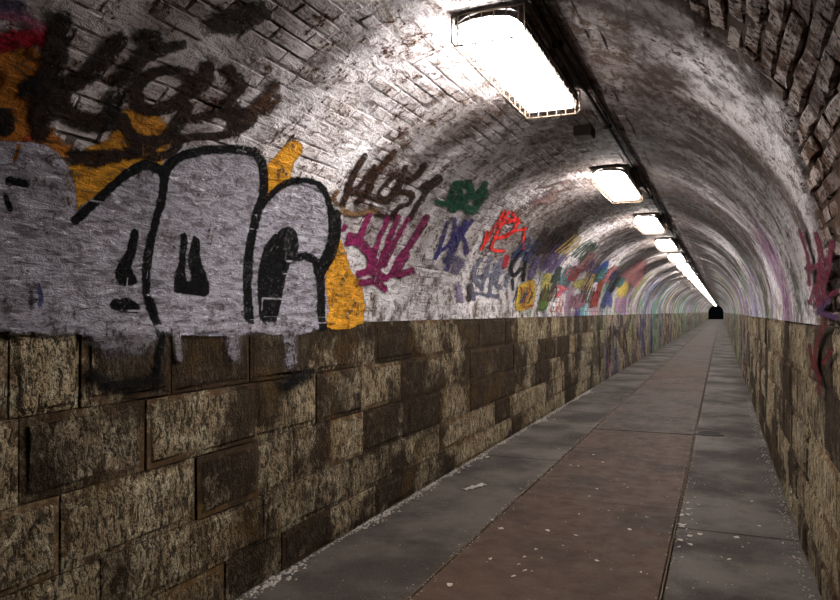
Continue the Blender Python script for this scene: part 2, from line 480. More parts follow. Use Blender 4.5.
for rough in (False, True):
    Vs, Fs = [], []; n = 0
    for area, mt, me, rg in bricks[300:]:
        if rg != rough: continue
        m4 = np.array(mt); co = np.array([v.co[:] for v in me.vertices])
        Vs.append(co @ m4[:3, :3].T + m4[:3, 3])
        Fs.append(np.array([p.vertices[:] for p in me.polygons]) + n); n += len(co)
    if Vs:
        o = link('further_brickwork' if not rough else 'rough_brickwork', np_mesh('brickwork', np.concatenate(Vs), np.concatenate(Fs), False), M['brick_rough' if rough else 'brick'], vault)
        tag(o, kind='stuff')

def brick_off(u, v):
    """height of the painted brick skin, for paint films (numpy arrays)"""
    k = np.clip((v / CP).astype(int), 0, NCOURSE - 1)
    i = np.floor((u - UB0 - stag[k]) / BL).astype(int); ok = (i >= 0) & (i < NB)
    off = np.where(ok, proud[k, np.clip(i, 0, NB - 1)], 0.004)
    return np.where(v > 0.60 * ARC, 0.018, off)

# ------------------------------------------------------------------ setting: ashlar side walls
COURSES = [0.335, 0.34, 0.33, 0.281, 0.24]                 # from the springing line down
def wall_u(px):                                            # joint seen in the photograph -> position along the left wall
    z = FPX * -XL / (cY * (721 - px)); return (z + XL * sY) / cY
LEFTJ = [[-40, 10, 80, 171, 249, 315, 375, 413, 450, 478, 505],
         [-30, 18, 145, 255, 316, 361, 401, 445, 470, 500],
         [-60, 60, 195, 257, 293, 330, 363, 408, 440, 470, 497],
         [-50, 100, 190, 263, 315, 353, 405, 440, 468, 495],
         [-20, 90, 170, 225, 281, 330, 375, 415, 455, 486]]
STONE_END = 16.0; STUFF_END = 25.0

def stone_mesh(L, H, side, seed):
    """squared block: drafted margin, pitched panel standing proud, chiselled unevenly; x out of the wall"""
    rr = random.Random(seed)
    j = 0.004; hL, hH = L / 2 - j, H / 2 - j
    mg = min(rr.uniform(0.016, 0.034), L * 0.12)
    V, F = [], []
    def ring(sy, sz, x, jit, jx):
        s = len(V)
        for fy, fz in ((-1, -1), (-0.33, -1), (0.33, -1), (1, -1), (1, 1), (0.33, 1), (-0.33, 1), (-1, 1)):
            V.append((x + rr.uniform(-jx, jx), fy * sy + rr.uniform(-jit, jit), fz * sz + rr.uniform(-jit, jit)))
        return list(range(s, s + 8))
    A = ring(hL, hH, -0.08, 0, 0); B = ring(hL, hH, 0.002, 0.003, 0.001)
    C = ring(hL - mg, hH - mg, 0.004, 0.005, 0.002); D = ring(hL - mg - 0.012, hH - mg - 0.012, 0.012, 0.006, 0.005)
    for P_, Q in ((A, B), (B, C), (C, D)):
        for k in range(8): F.append((P_[k], P_[(k + 1) % 8], Q[(k + 1) % 8], Q[k]))
    for a, b, c, d in ((0, 1, 6, 7), (1, 2, 5, 6), (2, 3, 4, 5)): F.append((D[a], D[b], D[c], D[d]))
    if side > 0:
        V = [(-x, y, z) for x, y, z in V]; F = [f[::-1] for f in F]
    return V, F

walls = {}
for side, xw, nm in ((-1, XL, 'wall_left'), (1, XR, 'wall_right')):
    bm = bmesh.new()
    s = -side
    x_in = xw - s * 0.010
    # the bed of mortar behind the blocks; past the last built block the wall itself comes forward
    box(bm, min(x_in, x_in - s * 0.3), max(x_in, x_in - s * 0.3), Y0, STUFF_END, -0.05, ZS + 0.002)
    base = from_bm(nm, bm, M['mortar'])
    tag(base, 'sooty ashlar stone wall along the %s side of the tunnel' % ('left' if side < 0 else 'right'), kind='structure')
    bm = bmesh.new(); x2 = xw + s * 0.006
    box(bm, min(x2, x2 - s * 0.3), max(x2, x2 - s * 0.3), STUFF_END, Y1, -0.05, ZS + 0.002)
    from_bm('far_masonry', bm, M['stone_far'], base)
    SV, SF, n = [], [], 0
    ztop = ZS
    for c, H in enumerate(COURSES):
        zc = ztop - H / 2; ztop -= H
        if side < 0: js = [wall_u(p) for p in LEFTJ[c]]
        else: js = [1.2 + random.uniform(-0.3, 0.3)]
        while js[-1] < STUFF_END: js.append(js[-1] + random.uniform(0.46, 0.84))
        js[-1] = STUFF_END
        for q, (a, b) in enumerate(zip(js, js[1:])):
            if b - a < 0.05: continue
            V, F = stone_mesh(b - a, H, side, c * 1000 + q + (500 if side > 0 else 0))
            dx = random.gauss(0, 0.0035)
            if a < STONE_END:
                me = mesh('stone_block', V, F)
                at = me.attributes.new('panel', 'FLOAT', 'POINT'); at.data.foreach_set('value', np.repeat([0, 0, 0, 1], 8).astype(np.float32))
                o = link('stone_block', me, M['stone'], base)
                o.location = (xw + dx, (a + b) / 2, zc)
            else:
                SV += [(x + xw + dx, y + (a + b) / 2, z + zc) for x, y, z in V]; SF += [tuple(i + n for i in f) for f in F]; n += len(V)
    o = link('further_stonework', mesh('further_stonework', SV, SF), M['stone_far'], base); tag(o, kind='stuff')
    walls[side] = base

# ------------------------------------------------------------------ setting: floor
FX1, FX2 = -1.605, -0.317                                  # edges of the steel plates
bm = bmesh.new(); box(bm, XL - 0.3, XR + 0.3, Y0, Y1 + 6, -0.3, -0.03)
floor = from_bm('floor', bm, M['mortar']); tag(floor, 'tunnel floor of concrete slabs and a middle strip of steel plates', kind='structure')

def slab(name, x0, x1, y0, y1, mat, dz=0.0, gap=0.006, tone=None, bev=0.006):
    bm = bmesh.new(); g = gap
    box(bm, x0 + g, x1 - g, y0 + g, y1 - g, -0.06, dz)
    bmesh.ops.bevel(bm, geom=[e for e in bm.edges if all(v.co.z > -0.01 for v in e.verts)], offset=bev, segments=1, affect='EDGES')
    o = from_bm(name, bm, mat, floor)
    if tone is not None:
        at = o.data.attributes.new('tone', 'FLOAT', 'POINT'); at.data.foreach_set('value', np.full(len(o.data.vertices), tone, np.float32))
    return o
pj = [Y0, -0.5, 2.4, 6.1, 9.9, 12.65, 15.3, 18.4, 21.8, 26.0, 30.0]
while pj[-1] < Y1 - 5: pj.append(pj[-1] + random.choice([3.4, 3.8, 4.2, 5.2]))
pj.append(Y1 + 5)
tones = [0.8, 0.8, 0.9, 0.75, 0.12, 0.15, 0.75, 0.95, 0.6, 0.2, 0.8]
for i, (a, b) in enumerate(zip(pj, pj[1:])):
    slab('steel_plate', FX1, FX2, a, b, M['plate'], random.uniform(-0.003, 0.003), 0.006, tones[i] if i < len(tones) else random.random())
lj = [Y0, 1.4, 7.6, 13.0, 19.2, 25.0]
while lj[-1] < Y1 - 7: lj.append(lj[-1] + random.choice([5.5, 6.0, 6.4]))
lj.append(Y1 + 5)
for a, b in zip(lj, lj[1:]): slab('concrete_slab', XL - 0.02, FX1 - 0.012, a, b, M['concrete'], random.uniform(0.0, 0.004), 0.004)
rj = [Y0, 1.0, 5.6, 10.42, 14.6, 19.0, 24.2]
while rj[-1] < Y1 - 7: rj.append(rj[-1] + random.choice([4.5, 5.0, 5.6]))
rj.append(Y1 + 5)
for a, b in zip(rj, rj[1:]): slab('concrete_slab', FX2 + 0.012, XR + 0.02, a, b, M['concrete'], random.uniform(-0.002, 0.003), 0.006)
# steel angle kerbs between slabs and plates
for x in (FX1 - 0.006, FX2 + 0.006):
    bm = bmesh.new(); box(bm, x - 0.005, x + 0.005, Y0, Y1, -0.05, 0.004)
    from_bm('steel_edging', bm, M['mortar'], floor)

# ------------------------------------------------------------------ lamps
LAMP_Z, LW, LL = 3.024, 0.30, 1.30                         # ceiling height at the crown, cover width, length
def make_lamp():
    root = bpy.data.objects.new('caged_lamp', None); col.objects.link(root)
    root.location = (XC, 0, LAMP_Z)
    h = LL / 2
    # arched sheet metal housing with a deep lip on its right side
    prof = [(-0.165, -0.070), (-0.16, -0.045), (-0.12, -0.02), (-0.05, -0.006), (0.05, -0.006), (0.12, -0.02), (0.162, -0.05), (0.170, -0.122),
            (0.160, -0.122), (0.150, -0.06), (0.11, -0.036), (0.04, -0.024), (-0.04, -0.024), (-0.11, -0.036), (-0.148, -0.056), (-0.155, -0.070)]
    n = len(prof)
    V = [(x, s * (h + 0.02), z) for s in (-1, 1) for x, z in prof]
    F = [(k, (k + 1) % n, n + (k + 1) % n, n + k) for k in range(n)]
    F += [(k, k + 1, n - 2 - k, n - 1 - k) for k in range(n // 2 - 1)] + [(n + k, n + n - 1 - k, n + n - 2 - k, n + k + 1) for k in range(n // 2 - 1)]
    link('housing', mesh('housing', V, F), M['dark_metal'], root)
    # end walls, arched like the housing
    for s in (-1, 1):
        V = []; y = s * (h + 0.006)
        top = [(-0.15, -0.06), (-0.11, -0.04), (-0.04, -0.026), (0.04, -0.026), (0.11, -0.04), (0.152, -0.06), (0.16, -0.105)]
        bot = [(0.148, -0.105), (0.138, -0.088), (0.09, -0.062), (0.0, -0.050), (-0.08, -0.052), (-0.15, -0.066)]
        pts = top + bot
        V = [(x, y - 0.006, z) for x, z in pts] + [(x, y + 0.006, z) for x, z in pts]; m = len(pts)
        F = [tuple(range(m)), tuple(range(2 * m - 1, m - 1, -1))] + [(k, m + k, m + (k + 1) % m, (k + 1) % m) for k in range(m)]
        link('end_plate', mesh('end_plate', V, F), M['dark_metal'], root)
    # translucent cover
    bm = bmesh.new(); box(bm, -LW / 2 + 0.005, LW / 2 - 0.005, -h + 0.004, h - 0.004, -0.150, -0.055)
    from_bm('lamp_cover', bm, M['glow'], root, smooth=False, bevel=0.018)
    # wire cage: bent hoops down one side, under and up the other, and long runners
    bm = bmesh.new()
    nh = 12; cw = 0.176; zb, zt = -0.174, -0.03
    for k in range(nh):
        y = -h - 0.03 + (2 * h + 0.06) * k / (nh - 1)
        tube(bm, [(-cw, y, zt), (-cw, y, zb + 0.02), (-cw + 0.02, y, zb), (cw - 0.02, y, zb), (cw, y, zb + 0.02), (cw, y, zt)], 0.0028 if 0 < k < nh - 1 else 0.0048, 5)
    for x, z in ((-cw, zb + 0.075), (cw, zb + 0.075), (-cw + 0.012, zb), (cw - 0.012, zb), (-0.06, zb), (0.06, zb), (-cw, zt), (cw, zt), (cw, zb + 0.03)):
        tube(bm, [(x, -h - 0.03, z), (x, h + 0.03, z)], 0.0032, 5)
    for s in (-1, 1):
        for q in range(6):
            x = -cw + 2 * cw * (q + 0.5) / 6
            tube(bm, [(x, s * (h + 0.03), zb), (x, s * (h + 0.03), zt)], 0.003, 5)
        tube(bm, [(-cw, s * (h + 0.03), zt), (cw, s * (h + 0.03), zt)], 0.0045, 5)
    from_bm('wire_cage', bm, M['wire'], root)
    for y in (-0.5, 0.5):
        bm = bmesh.new(); box(bm, -0.03, 0.03, y - 0.015, y + 0.015, -0.02, 0.03); from_bm('bracket', bm, M['dark_metal'], root)
    return root
lamp0 = make_lamp()
ys = []
ys.append(3.82); y = 7.72
while y < Y1 - 1: ys.append(y); y += 3.58
ORD = ['first', 'second', 'third', 'fourth', 'fifth', 'sixth', 'seventh', 'eighth', 'ninth', 'tenth']
for i, y in enumerate(ys):
    if i == 0: o = lamp0
    else:
        o = lamp0.copy(); col.objects.link(o)
        for ch in lamp0.children:
            c = ch.copy(); col.objects.link(c); c.parent = o
    o.location = (XC, y, LAMP_Z)
    if i == 0: lab = 'large caged ceiling lamp beside the bleached brickwork, first lamp of the row'
    elif i < 10: lab = 'lit caged ceiling lamp, %s lamp of the row counted from the bleached brickwork' % ORD[i]
    else: lab = 'small distant caged lamp in the run of lamps near the dark tunnel mouth'
    tag(o, lab, 'lamp', 'caged lamps along the vault crown')

# conduits along the crown
for dx, r, lab in ((0.215, 0.012, 'thick dark cable conduit running along the vault crown beside the lamps'), (0.270, 0.007, 'thin dark cable running along the vault crown beside the thick conduit')):
    a = math.pi / 2 + dx / R
    z = ZS + (R - 0.012 - r) * math.sin(a); x = XC - (R - 0.012 - r) * math.cos(a)
    bm = bmesh.new(); tube(bm, [(x, 0.2, z)] + [(x + random.uniform(-.004, .004), q, z + random.uniform(-.003, .002)) for q in np.arange(2, 60, 1.2)] + [(x, Y1, z)], r, 8)
    root = bpy.data.objects.new('cable_conduit', None); col.objects.link(root); root.location = (x, 0.2, z)
    o = from_bm('pipe', bm, M['conduit'], None); o.parent = root; o.matrix_parent_inverse = Matrix.Translation((-x, -0.2, -z))
    if r > 0.01:
        for q in np.arange(1.9, 30, 1.78):
            bm = bmesh.new(); box(bm, x - r * 2.2, x + r * 2.2, q - 0.012, q + 0.012, z - r * 1.25, z + r * 1.5)
            c = from_bm('clamp', bm, M['conduit'], None, bevel=0.003); c.parent = root; c.matrix_parent_inverse = Matrix.Translation((-x, -0.2, -z))
    tag(root, lab, 'conduit')
for y, lab in ((5.55, 'dark junction box on the crown between the first and second lamps'), (9.1, 'dark junction box on the crown between the second and third lamps')):
    root = bpy.data.objects.new('junction_box', None); col.objects.link(root); root.location = (XC + 0.02, y, LAMP_Z)
    bm = bmesh.new(); box(bm, -0.07, 0.07, -0.09, 0.09, -0.07, 0.01); from_bm('box_body', bm, M['conduit'], root, bevel=0.008)
    bm = bmesh.new(); box(bm, -0.06, 0.06, -0.08, 0.08, -0.078, -0.07); from_bm('box_lid', bm, M['dark_metal'], root, bevel=0.003)
    tag(root, lab, 'junction box')

# ------------------------------------------------------------------ drain cover
def drain():
    root = bpy.data.objects.new('drain_cover', None); col.objects.link(root); root.location = (-0.14, 10.05, 0.003)
    bm = bmesh.new()
    def annulus(bm, r0, r1, z0, z1, n=32):
        Rg = [[bm.verts.new((r * math.cos(2*math.pi*k/n), r * math.sin(2*math.pi*k/n), z)) for k in range(n)] for r, z in ((r1, z0), (r1, z1), (r0, z1), (r0, z0))]
        for A, B in zip(Rg, Rg[1:]):
            for k in range(n): bm.faces.new((A[k], A[(k+1) % n], B[(k+1) % n], B[k]))
    annulus(bm, 0.15, 0.18, -0.01, 0.010); from_bm('rim', bm, M['concrete'], root)
    bm = bmesh.new(); bmesh.ops.create_cone(bm, cap_ends=True, segments=32, radius1=0.149, radius2=0.147, depth=0.012); from_bm('lid', bm, M['iron'], root)
    for k in range(5):
        bm = bmesh.new(); x = -0.08 + k * 0.04; L = math.sqrt(0.13 ** 2 - x * x); box(bm, x - 0.006, x + 0.006, -L, L, 0.005, 0.010); from_bm('lid_rib', bm, M['iron'], root)
    tag(root, 'round iron drain cover with pale rim set in the concrete slabs', 'drain cover')
drain()

# ------------------------------------------------------------------ graffiti: films of spray paint on the vault and walls
LAYER = [0]
def film_base(U, V):
    off = brick_off(U, V)
    ct = np.array([coat(a, b) if b > 0 else 0.0 for a, b in zip(U.ravel(), V.ravel())]).reshape(U.shape)
    return np.where(V > 0.60 * ARC, 0.016 + ct, np.maximum(off, ct))
def inside(poly, X, Y):
    r = np.zeros(X.shape, bool); n = len(poly)
    for i in range(n):
        (x0, y0), (x1, y1) = poly[i], poly[(i + 1) % n]
        c = ((y0 > Y) != (y1 > Y)) & (X < (x1 - x0) * (Y - y0) / (y1 - y0 + 1e-12) + x0)
        r ^= c
    return r
def segdist(X, Y, a, b):
    ax, ay = a; bx, by = b; dx, dy = bx - ax, by - ay
    t = np.clip(((X - ax) * dx + (Y - ay) * dy) / (dx * dx + dy * dy + 1e-9), 0, 1)
    return np.hypot(X - ax - t * dx, Y - ay - t * dy)
def smooth_line(pts, k=4):
    if len(pts) < 3: return pts
    out = []
    p = [pts[0]] + list(pts) + [pts[-1]]
    for i in range(1, len(p) - 2):
        p0, p1, p2, p3 = (np.array(p[i + d], float) for d in (-1, 0, 1, 2))
        for s in range(k):
            t = s / k
            out.append(tuple(0.5 * (2*p1 + (p2 - p0)*t + (2*p0 - 5*p1 + 4*p2 - p3)*t*t + (3*p1 - p0 - 3*p2 + p3)*t**3)))
    out.append(tuple(pts[-1])); return out

def graffiti(name, label, items, cell, soft=1.8, group=None, parent=None):
    """items: ('s', points, width, rgb) strokes and ('f', polygon, rgb) fills, traced on the photograph, laid on the real skin"""
    LAYER[0] += 1
    allp = [p for it in items for p in it[1]]
    uv = [unproject(*p) for p in allp]
    u0, u1 = min(a for a, b in uv) - 0.12, max(a for a, b in uv) + 0.15
    v0, v1 = min(b for a, b in uv) - 0.10, max(b for a, b in uv) + 0.10
    nu, nv = int((u1 - u0) / cell) + 2, int((v1 - v0) / cell) + 2
    U, V = np.meshgrid(np.linspace(u0, u1, nu), np.linspace(v0, v1, nv), indexing='ij')
    base = surf_np(U, V, np.zeros_like(U))
    X, Y, Z = project_np(base)
    X = np.where(Z > 0.3, X, -9999)
    cov = np.zeros(U.shape); colr = np.zeros(U.shape + (3,))
    for it in items:
        if it[0] == 'f':
            poly = smooth_line(list(it[1]) + [it[1][0]], 3)[:-1]
            d = np.full(U.shape, 1e9)
            for a, b in zip(poly, poly[1:] + poly[:1]): d = np.minimum(d, segdist(X, Y, a, b))
            d = np.where(inside(poly, X, Y), -d, d); c = it[2]
        else:
            pl = smooth_line(it[1]); d = np.full(U.shape, 1e9)
            for a, b in zip(pl, pl[1:]): d = np.minimum(d, segdist(X, Y, a, b))
            d = d - it[2] / 2; c = it[3]
        sf = 1.15 * (it[4] if len(it) > 4 else (it[3] if it[0] == 'f' and len(it) > 3 else soft))
        cv = np.clip(0.5 - d / (2 * sf), 0, 1)
        lc = np.array(lin(c))
        wgt = np.where(cov + cv > 1e-6, cv / np.maximum(cv + cov * (1 - cv), 1e-6), 0)[..., None]
        colr = colr * (1 - wgt) + lc * wgt
        cov = cov + cv - cov * cv
    off = np.where(V < 0, 0.019, np.where(V > ARC, 0.019, np.maximum(film_base(U, V), 0.018 * (1 - V / 0.06)) + 0.003)) + 0.0008 * LAYER[0] * 0.5
    Pn = surf_np(U, V, off)
    idx = np.arange(U.size).reshape(U.shape)
    F = np.stack([idx[:-1, :-1], idx[1:, :-1], idx[1:, 1:], idx[:-1, 1:]], -1).reshape(-1, 4)
    keep = cov.ravel()[F].max(1) > 0.06
    F = F[keep]
    used = np.unique(F); remap = np.full(U.size, -1); remap[used] = np.arange(len(used))
    c0 = Pn.reshape(-1, 3)[used]; org = c0.mean(0)
    me = np_mesh(name, c0 - org, remap[F][:, ::-1])
    a1 = me.attributes.new('cov', 'FLOAT', 'POINT'); a1.data.foreach_set('value', cov.ravel()[used].astype(np.float32))
    a2 = me.attributes.new('paint', 'FLOAT_COLOR', 'POINT')
    rgba = np.ones((len(used), 4), np.float32); rgba[:, :3] = colr.reshape(-1, 3)[used]
    a2.data.foreach_set('color', rgba.ravel())
    o = link(name, me, M['paint']); o.location = org
    if parent is None: tag(o, label, 'graffiti', group)
    else: o.parent = parent; o.location = Vector(org) - parent.location
    return o

def Zm(ox, oy, sc):
    """strokes noted on an enlarged view -> photograph pixels"""
    return lambda pts: [(ox + x / sc, oy + y / sc) for x, y in pts]

SIL, BLK, YEL, BRN = (158, 153, 162), (13, 12, 13), (208, 146, 42), (40, 26, 19)
z1 = Zm(60, 130, 2.8); zt = Zm(0, 0, 2.8)

graffiti('yellow_graffiti', 'yellow paint behind the left end of the black letter outline, under the brown letters', [
    ('f', [(66, 168), (66, 205), (75, 216), (100, 195), (150, 168), (165, 152), (150, 138), (110, 140), (85, 150)], YEL, 4),
    ('f', [(118, 112), (150, 112), (165, 128), (160, 148), (108, 145)], (176, 118, 38), 7)], 0.011)
graffiti('yellow_graffiti', 'short slanted yellow paint bar between two humps of the black outline', [
    ('f', [(262, 200), (264, 172), (275, 155), (292, 140), (302, 147), (292, 165), (285, 185)], YEL, 2)], 0.011)
graffiti('yellow_graffiti', 'tapering yellow paint wedge between the silver letters and the magenta tag', [
    ('f', [(334, 228), (343, 250), (350, 272), (361, 285), (360, 323), (320, 326), (320, 290), (328, 262)], YEL, 2)], 0.011)
graffiti('orange_graffiti', 'rusty orange paint field behind the big brown letters', [
    ('f', [(-8, 45), (30, 45), (42, 80), (44, 120), (70, 150), (40, 160), (-8, 150)], (170, 104, 34), 9)], 0.011)
graffiti('red_graffiti', 'crimson and violet spray haze next to the dark brown letters', [
    ('s', [(-8, 45), (15, 38), (40, 35)], 16, (158, 22, 40), 6), ('s', [(-8, 12), (20, 16), (40, 24)], 8, (150, 90, 112), 5),
    ('s', [(-8, 4), (20, 6)], 8, (98, 90, 120), 6), ('s', [(38, 100), (44, 118), (22, 140)], 5, (176, 70, 44), 4)], 0.011)
silver = graffiti('silver_graffiti', 'large silver bubble letter graffiti with thick black outlines above the stone wall', [
    ('f', [(-60, 150), (-25, 142), (28, 141), (55, 152), (71, 180), (75, 208), (73, 240), (90, 290), (96, 326), (60, 332), (-10, 330), (-70, 332)], SIL, 2),
    ('f', [(72, 215), (100, 190), (130, 168), (150, 163), (163, 172), (160, 200), (152, 240), (148, 300), (158, 328), (150, 340), (92, 338), (84, 328), (72, 290)], SIL, 3),
    ('f', [(165, 175), (180, 157), (215, 150), (245, 150), (257, 165), (258, 195), (250, 240), (246, 280), (247, 330), (160, 331), (150, 290), (155, 230)], SIL, 1.5),
    ('f', [(254, 230), (268, 200), (290, 185), (310, 180), (325, 192), (332, 225), (330, 250), (322, 270), (322, 327), (248, 329), (246, 270)], SIL, 1.5)], 0.0085)
outline = graffiti('black_outline', None, [
    ('s', z1([(40, 250), (100, 195), (170, 130), (235, 93), (285, 118)]), 9, BLK),
    ('s', z1([(285, 118), (278, 190), (258, 270), (242, 350), (236, 415), (240, 470), (255, 520), (270, 570)]), 8, BLK),
    ('s', z1([(285, 122), (300, 95), (340, 68), (420, 52), (500, 52), (548, 65), (566, 120), (562, 185), (545, 235), (530, 310), (522, 370), (520, 440), (526, 555)]), 8.5, BLK),
    ('s', z1([(560, 205), (600, 165), (650, 140), (700, 140), (735, 165), (752, 215), (758, 260)]), 5.5, BLK),
    ('s', z1([(765, 235), (765, 290), (748, 350), (722, 392)]), 12, BLK),
    ('s', z1([(650, 362), (682, 352), (712, 372), (724, 420), (726, 480), (728, 550)]), 7.5, BLK),
    ('f', z1([(550, 400), (560, 350), (580, 310), (610, 280), (640, 272), (660, 290), (660, 340), (640, 370), (625, 420), (610, 500), (590, 545), (560, 540), (550, 480)]), BLK),
    ('f', z1([(203, 273), (215, 285), (207, 340), (195, 385), (212, 430), (160, 430), (150, 395), (178, 340), (192, 285)]), BLK),
    ('f', z1([(140, 475), (180, 472), (215, 490), (210, 512), (140, 500)]), BLK),
    ('f', z1([(333, 290), (350, 295), (345, 390), (350, 440), (318, 450), (318, 410), (330, 360)]), BLK),
    ('f', z1([(368, 292), (385, 310), (390, 370), (412, 430), (402, 465), (355, 460), (320, 450), (360, 420), (355, 360)]), BLK),
    ('s', [(8, 180), (22, 184)], 9, BLK, 2), ('s', [(4, 196), (8, 208)], 5, BLK, 2)], 0.0085, parent=silver)
graffiti('black_drips', 'black paint run below the first black letter stroke, ending on the stone blocks', [
    ('s', [(150, 300), (157, 330), (158, 345), (152, 375)], 5, BLK, 2.5)], 0.010)
graffiti('black_drips', 'fuzzy black smudge on the top stone course under the blob of the first silver letter', [
    ('s', [(88, 372), (105, 384), (130, 386), (152, 378)], 8, (20, 17, 16), 9)], 0.010)
graffiti('black_drips', 'short black smudge on the stone course below the last silver letter', [
    ('s', [(280, 385), (306, 374)], 7, (24, 20, 19), 7)], 0.010)
graffiti('silver_drips', 'thin silver paint overspray fading down the top course of stone blocks', [
    ('s', [(92, 335), (110, 345), (140, 342)], 12, (120, 114, 118), 11), ('s', [(172, 325), (176, 358)], 3, (140, 134, 138), 4), ('s', [(228, 325), (230, 355)], 7, (120, 114, 118), 8), ('s', [(285, 325), (288, 362)], 7, (120, 116, 120), 8), ('s', [(10, 328), (290, 328)], 6, SIL, 6)], 0.012)
graffiti('brown_graffiti', 'big blurred dark brown letters sprayed high on the vault over yellow patches', [
    ('s', zt([(170, 55), (150, 150), (130, 230), (110, 300), (105, 360)]), 21, BRN, 6), ('s', zt([(75, 240), (150, 235)]), 20, (22, 16, 14), 6),
    ('s', zt([(330, 110), (270, 180), (200, 235), (130, 260)]), 15, BRN, 6), ('s', zt([(160, 290), (220, 335), (300, 340)]), 17, BRN, 6),
    ('s', zt([(320, 270), (305, 335)]), 13, (24, 18, 15), 4), ('s', zt([(5, 320), (8, 350)]), 17, (24, 18, 15), 4),
    ('s', zt([(400, 95), (430, 110), (370, 190), (340, 220)]), 13, BRN, 5), ('s', zt([(505, 120), (470, 130), (400, 155)]), 8, (48, 38, 34), 4),
    ('s', zt([(390, 290), (380, 250), (430, 200), (500, 195), (545, 220), (520, 250)]), 10, BRN, 3),
    ('s', zt([(380, 270), (400, 300), (470, 295), (530, 255), (575, 220), (580, 180)]), 11, BRN, 3),
    ('s', zt([(340, 330), (370, 380), (440, 390), (490, 350), (520, 300)]), 11, BRN, 3),
    ('s', zt([(640, 190), (675, 240), (640, 285), (700, 330), (660, 360)]), 9, BRN, 4),
    ('s', zt([(500, 385), (560, 378), (640, 370), (660, 330)]), 7, BRN, 2), ('s', zt([(540, 330), (620, 315), (665, 350)]), 7, BRN, 2),
    ('s', zt([(200, 435), (280, 440), (360, 420), (410, 415)]), 13, BRN, 4), ('s', zt([(420, 440), (480, 420), (500, 385)]), 7, BRN, 2),
    ('s', zt([(770, 235), (720, 290), (700, 320)]), 9, (66, 44, 30), 5), ('s', zt([(780, 270), (740, 310)]), 6, (66, 44, 30), 4),
    ('s', zt([(610, 60), (660, 40), (720, 20)]), 14, (44, 32, 26), 7), ('s', zt([(650, 80), (740, 40)]), 8, (44, 32, 26), 6)], 0.011)

z2 = Zm(320, 140, 3.75)
DB = (52, 33, 22)
graffiti('dark_tag', 'dark brown handwritten tag above the magenta tag', [
    ('s', z2(p), wd, DB, 1.6) for p, wd in (
    ([(165, 55), (130, 110), (100, 185), (80, 240)], 5.5), ([(200, 95), (160, 150), (120, 190)], 4), ([(275, 40), (230, 90), (190, 150), (175, 190), (135, 228)], 6),
    ([(120, 190), (160, 200), (210, 222), (250, 228)], 4.5), ([(285, 110), (255, 150), (215, 190), (240, 215), (290, 180), (300, 140), (270, 120)], 3.5),
    ([(315, 95), (290, 160), (262, 210), (300, 190), (342, 195), (330, 235), (290, 250), (265, 285)], 4), ([(390, 90), (355, 130), (325, 150)], 6),
    ([(445, 145), (405, 180), (360, 240), (330, 290)], 5), ([(385, 175), (440, 140)], 8), ([(185, 240), (210, 270), (265, 290)], 4))]
    + [('s', z2([(80, 262), (130, 275), (200, 262)]), 4, (120, 92, 60), 3), ('s', z2([(60, 190), (45, 215), (60, 235)]), 3, (110, 80, 56), 2)], 0.010)
MG = (130, 36, 84)
graffiti('magenta_tag', 'magenta spiky tag beside the yellow patch below the dark brown tag', [
    ('s', z2(p), wd, MG, 1.6) for p, wd in (
    ([(180, 280), (150, 345), (135, 370), (95, 385)], 5.5), ([(92, 320), (80, 335)], 4), ([(110, 360), (150, 390), (185, 430), (185, 475)], 9), ([(250, 290), (215, 370), (190, 440)], 4.5),
    ([(290, 285), (250, 380), (215, 475)], 5), ([(325, 290), (270, 390), (235, 470)], 4), ([(395, 285), (340, 380), (295, 440), (260, 505)], 6),
    ([(320, 430), (280, 500), (340, 488)], 6), ([(140, 500), (185, 490), (238, 515)], 7), ([(150, 535), (200, 530), (240, 560)], 6))], 0.010)
z3 = Zm(430, 160, 3.75)
graffiti('green_tag', 'dark green tag on the grimy vault above the violet tag', [
    ('s', z3(p), wd, (28, 84, 62), 2) for p, wd in (
    ([(25, 155), (70, 160), (112, 130), (90, 90), (70, 150)], 5), ([(100, 85), (150, 100), (130, 145), (80, 165)], 6), ([(140, 80), (160, 135), (205, 85), (170, 150)], 5),
    ([(80, 185), (120, 172), (160, 190), (205, 115)], 5), ([(110, 150), (150, 185)], 6))], 0.012)
graffiti('violet_tag', 'violet blue scrawled tag between the magenta and red tags', [
    ('s', z3(p), wd, (62, 54, 112), 1.2) for p, wd in (
    ([(60, 230), (40, 300), (15, 368)], 3), ([(20, 350), (80, 300), (130, 228)], 3.5), ([(90, 220), (80, 290), (60, 410)], 3), ([(155, 225), (110, 280), (90, 330), (55, 375)], 3.5), ([(100, 250), (130, 310), (130, 345)], 3))]
    + [('s', z3([(80, 370), (110, 380), (90, 410)]), 7, (96, 90, 110), 4)], 0.012)
graffiti('red_tag', 'bright red tag on the white vault left of the dark scrawl', [
    ('s', z3(p), wd, (198, 42, 36), 0.9) for p, wd in (
    ([(278, 185), (235, 260), (188, 332)], 2.4), ([(292, 190), (250, 270), (228, 330), (272, 338)], 2.6), ([(210, 262), (200, 312)], 2.2),
    ([(270, 215), (322, 232), (290, 280), (245, 292)], 2.6), ([(358, 255), (300, 268), (260, 290)], 2.2), ([(352, 252), (346, 332)], 2.4), ([(305, 195), (332, 230)], 2.4), ([(260, 240), (330, 218)], 2))], 0.010)
graffiti('grey_tag', 'faint grey and lilac scrawl under the red tag', [
    ('s', z3(p), wd, (104, 104, 122), 1.6) for p, wd in (
    ([(185, 370), (158, 430), (185, 475)], 3), ([(222, 365), (190, 485)], 3), ([(242, 390), (215, 505)], 3), ([(268, 370), (240, 455), (262, 480)], 3), ([(155, 442), (272, 420)], 2.6), ([(150, 470), (160, 520)], 3), ([(170, 500), (250, 510)], 2.5), ([(290, 430), (280, 470)], 3))]
    + [('s', z3([(145, 470), (140, 520)]), 4, (70, 60, 60), 2), ('s', z3([(95, 470), (110, 520)]), 5, (150, 130, 160), 3)], 0.012)
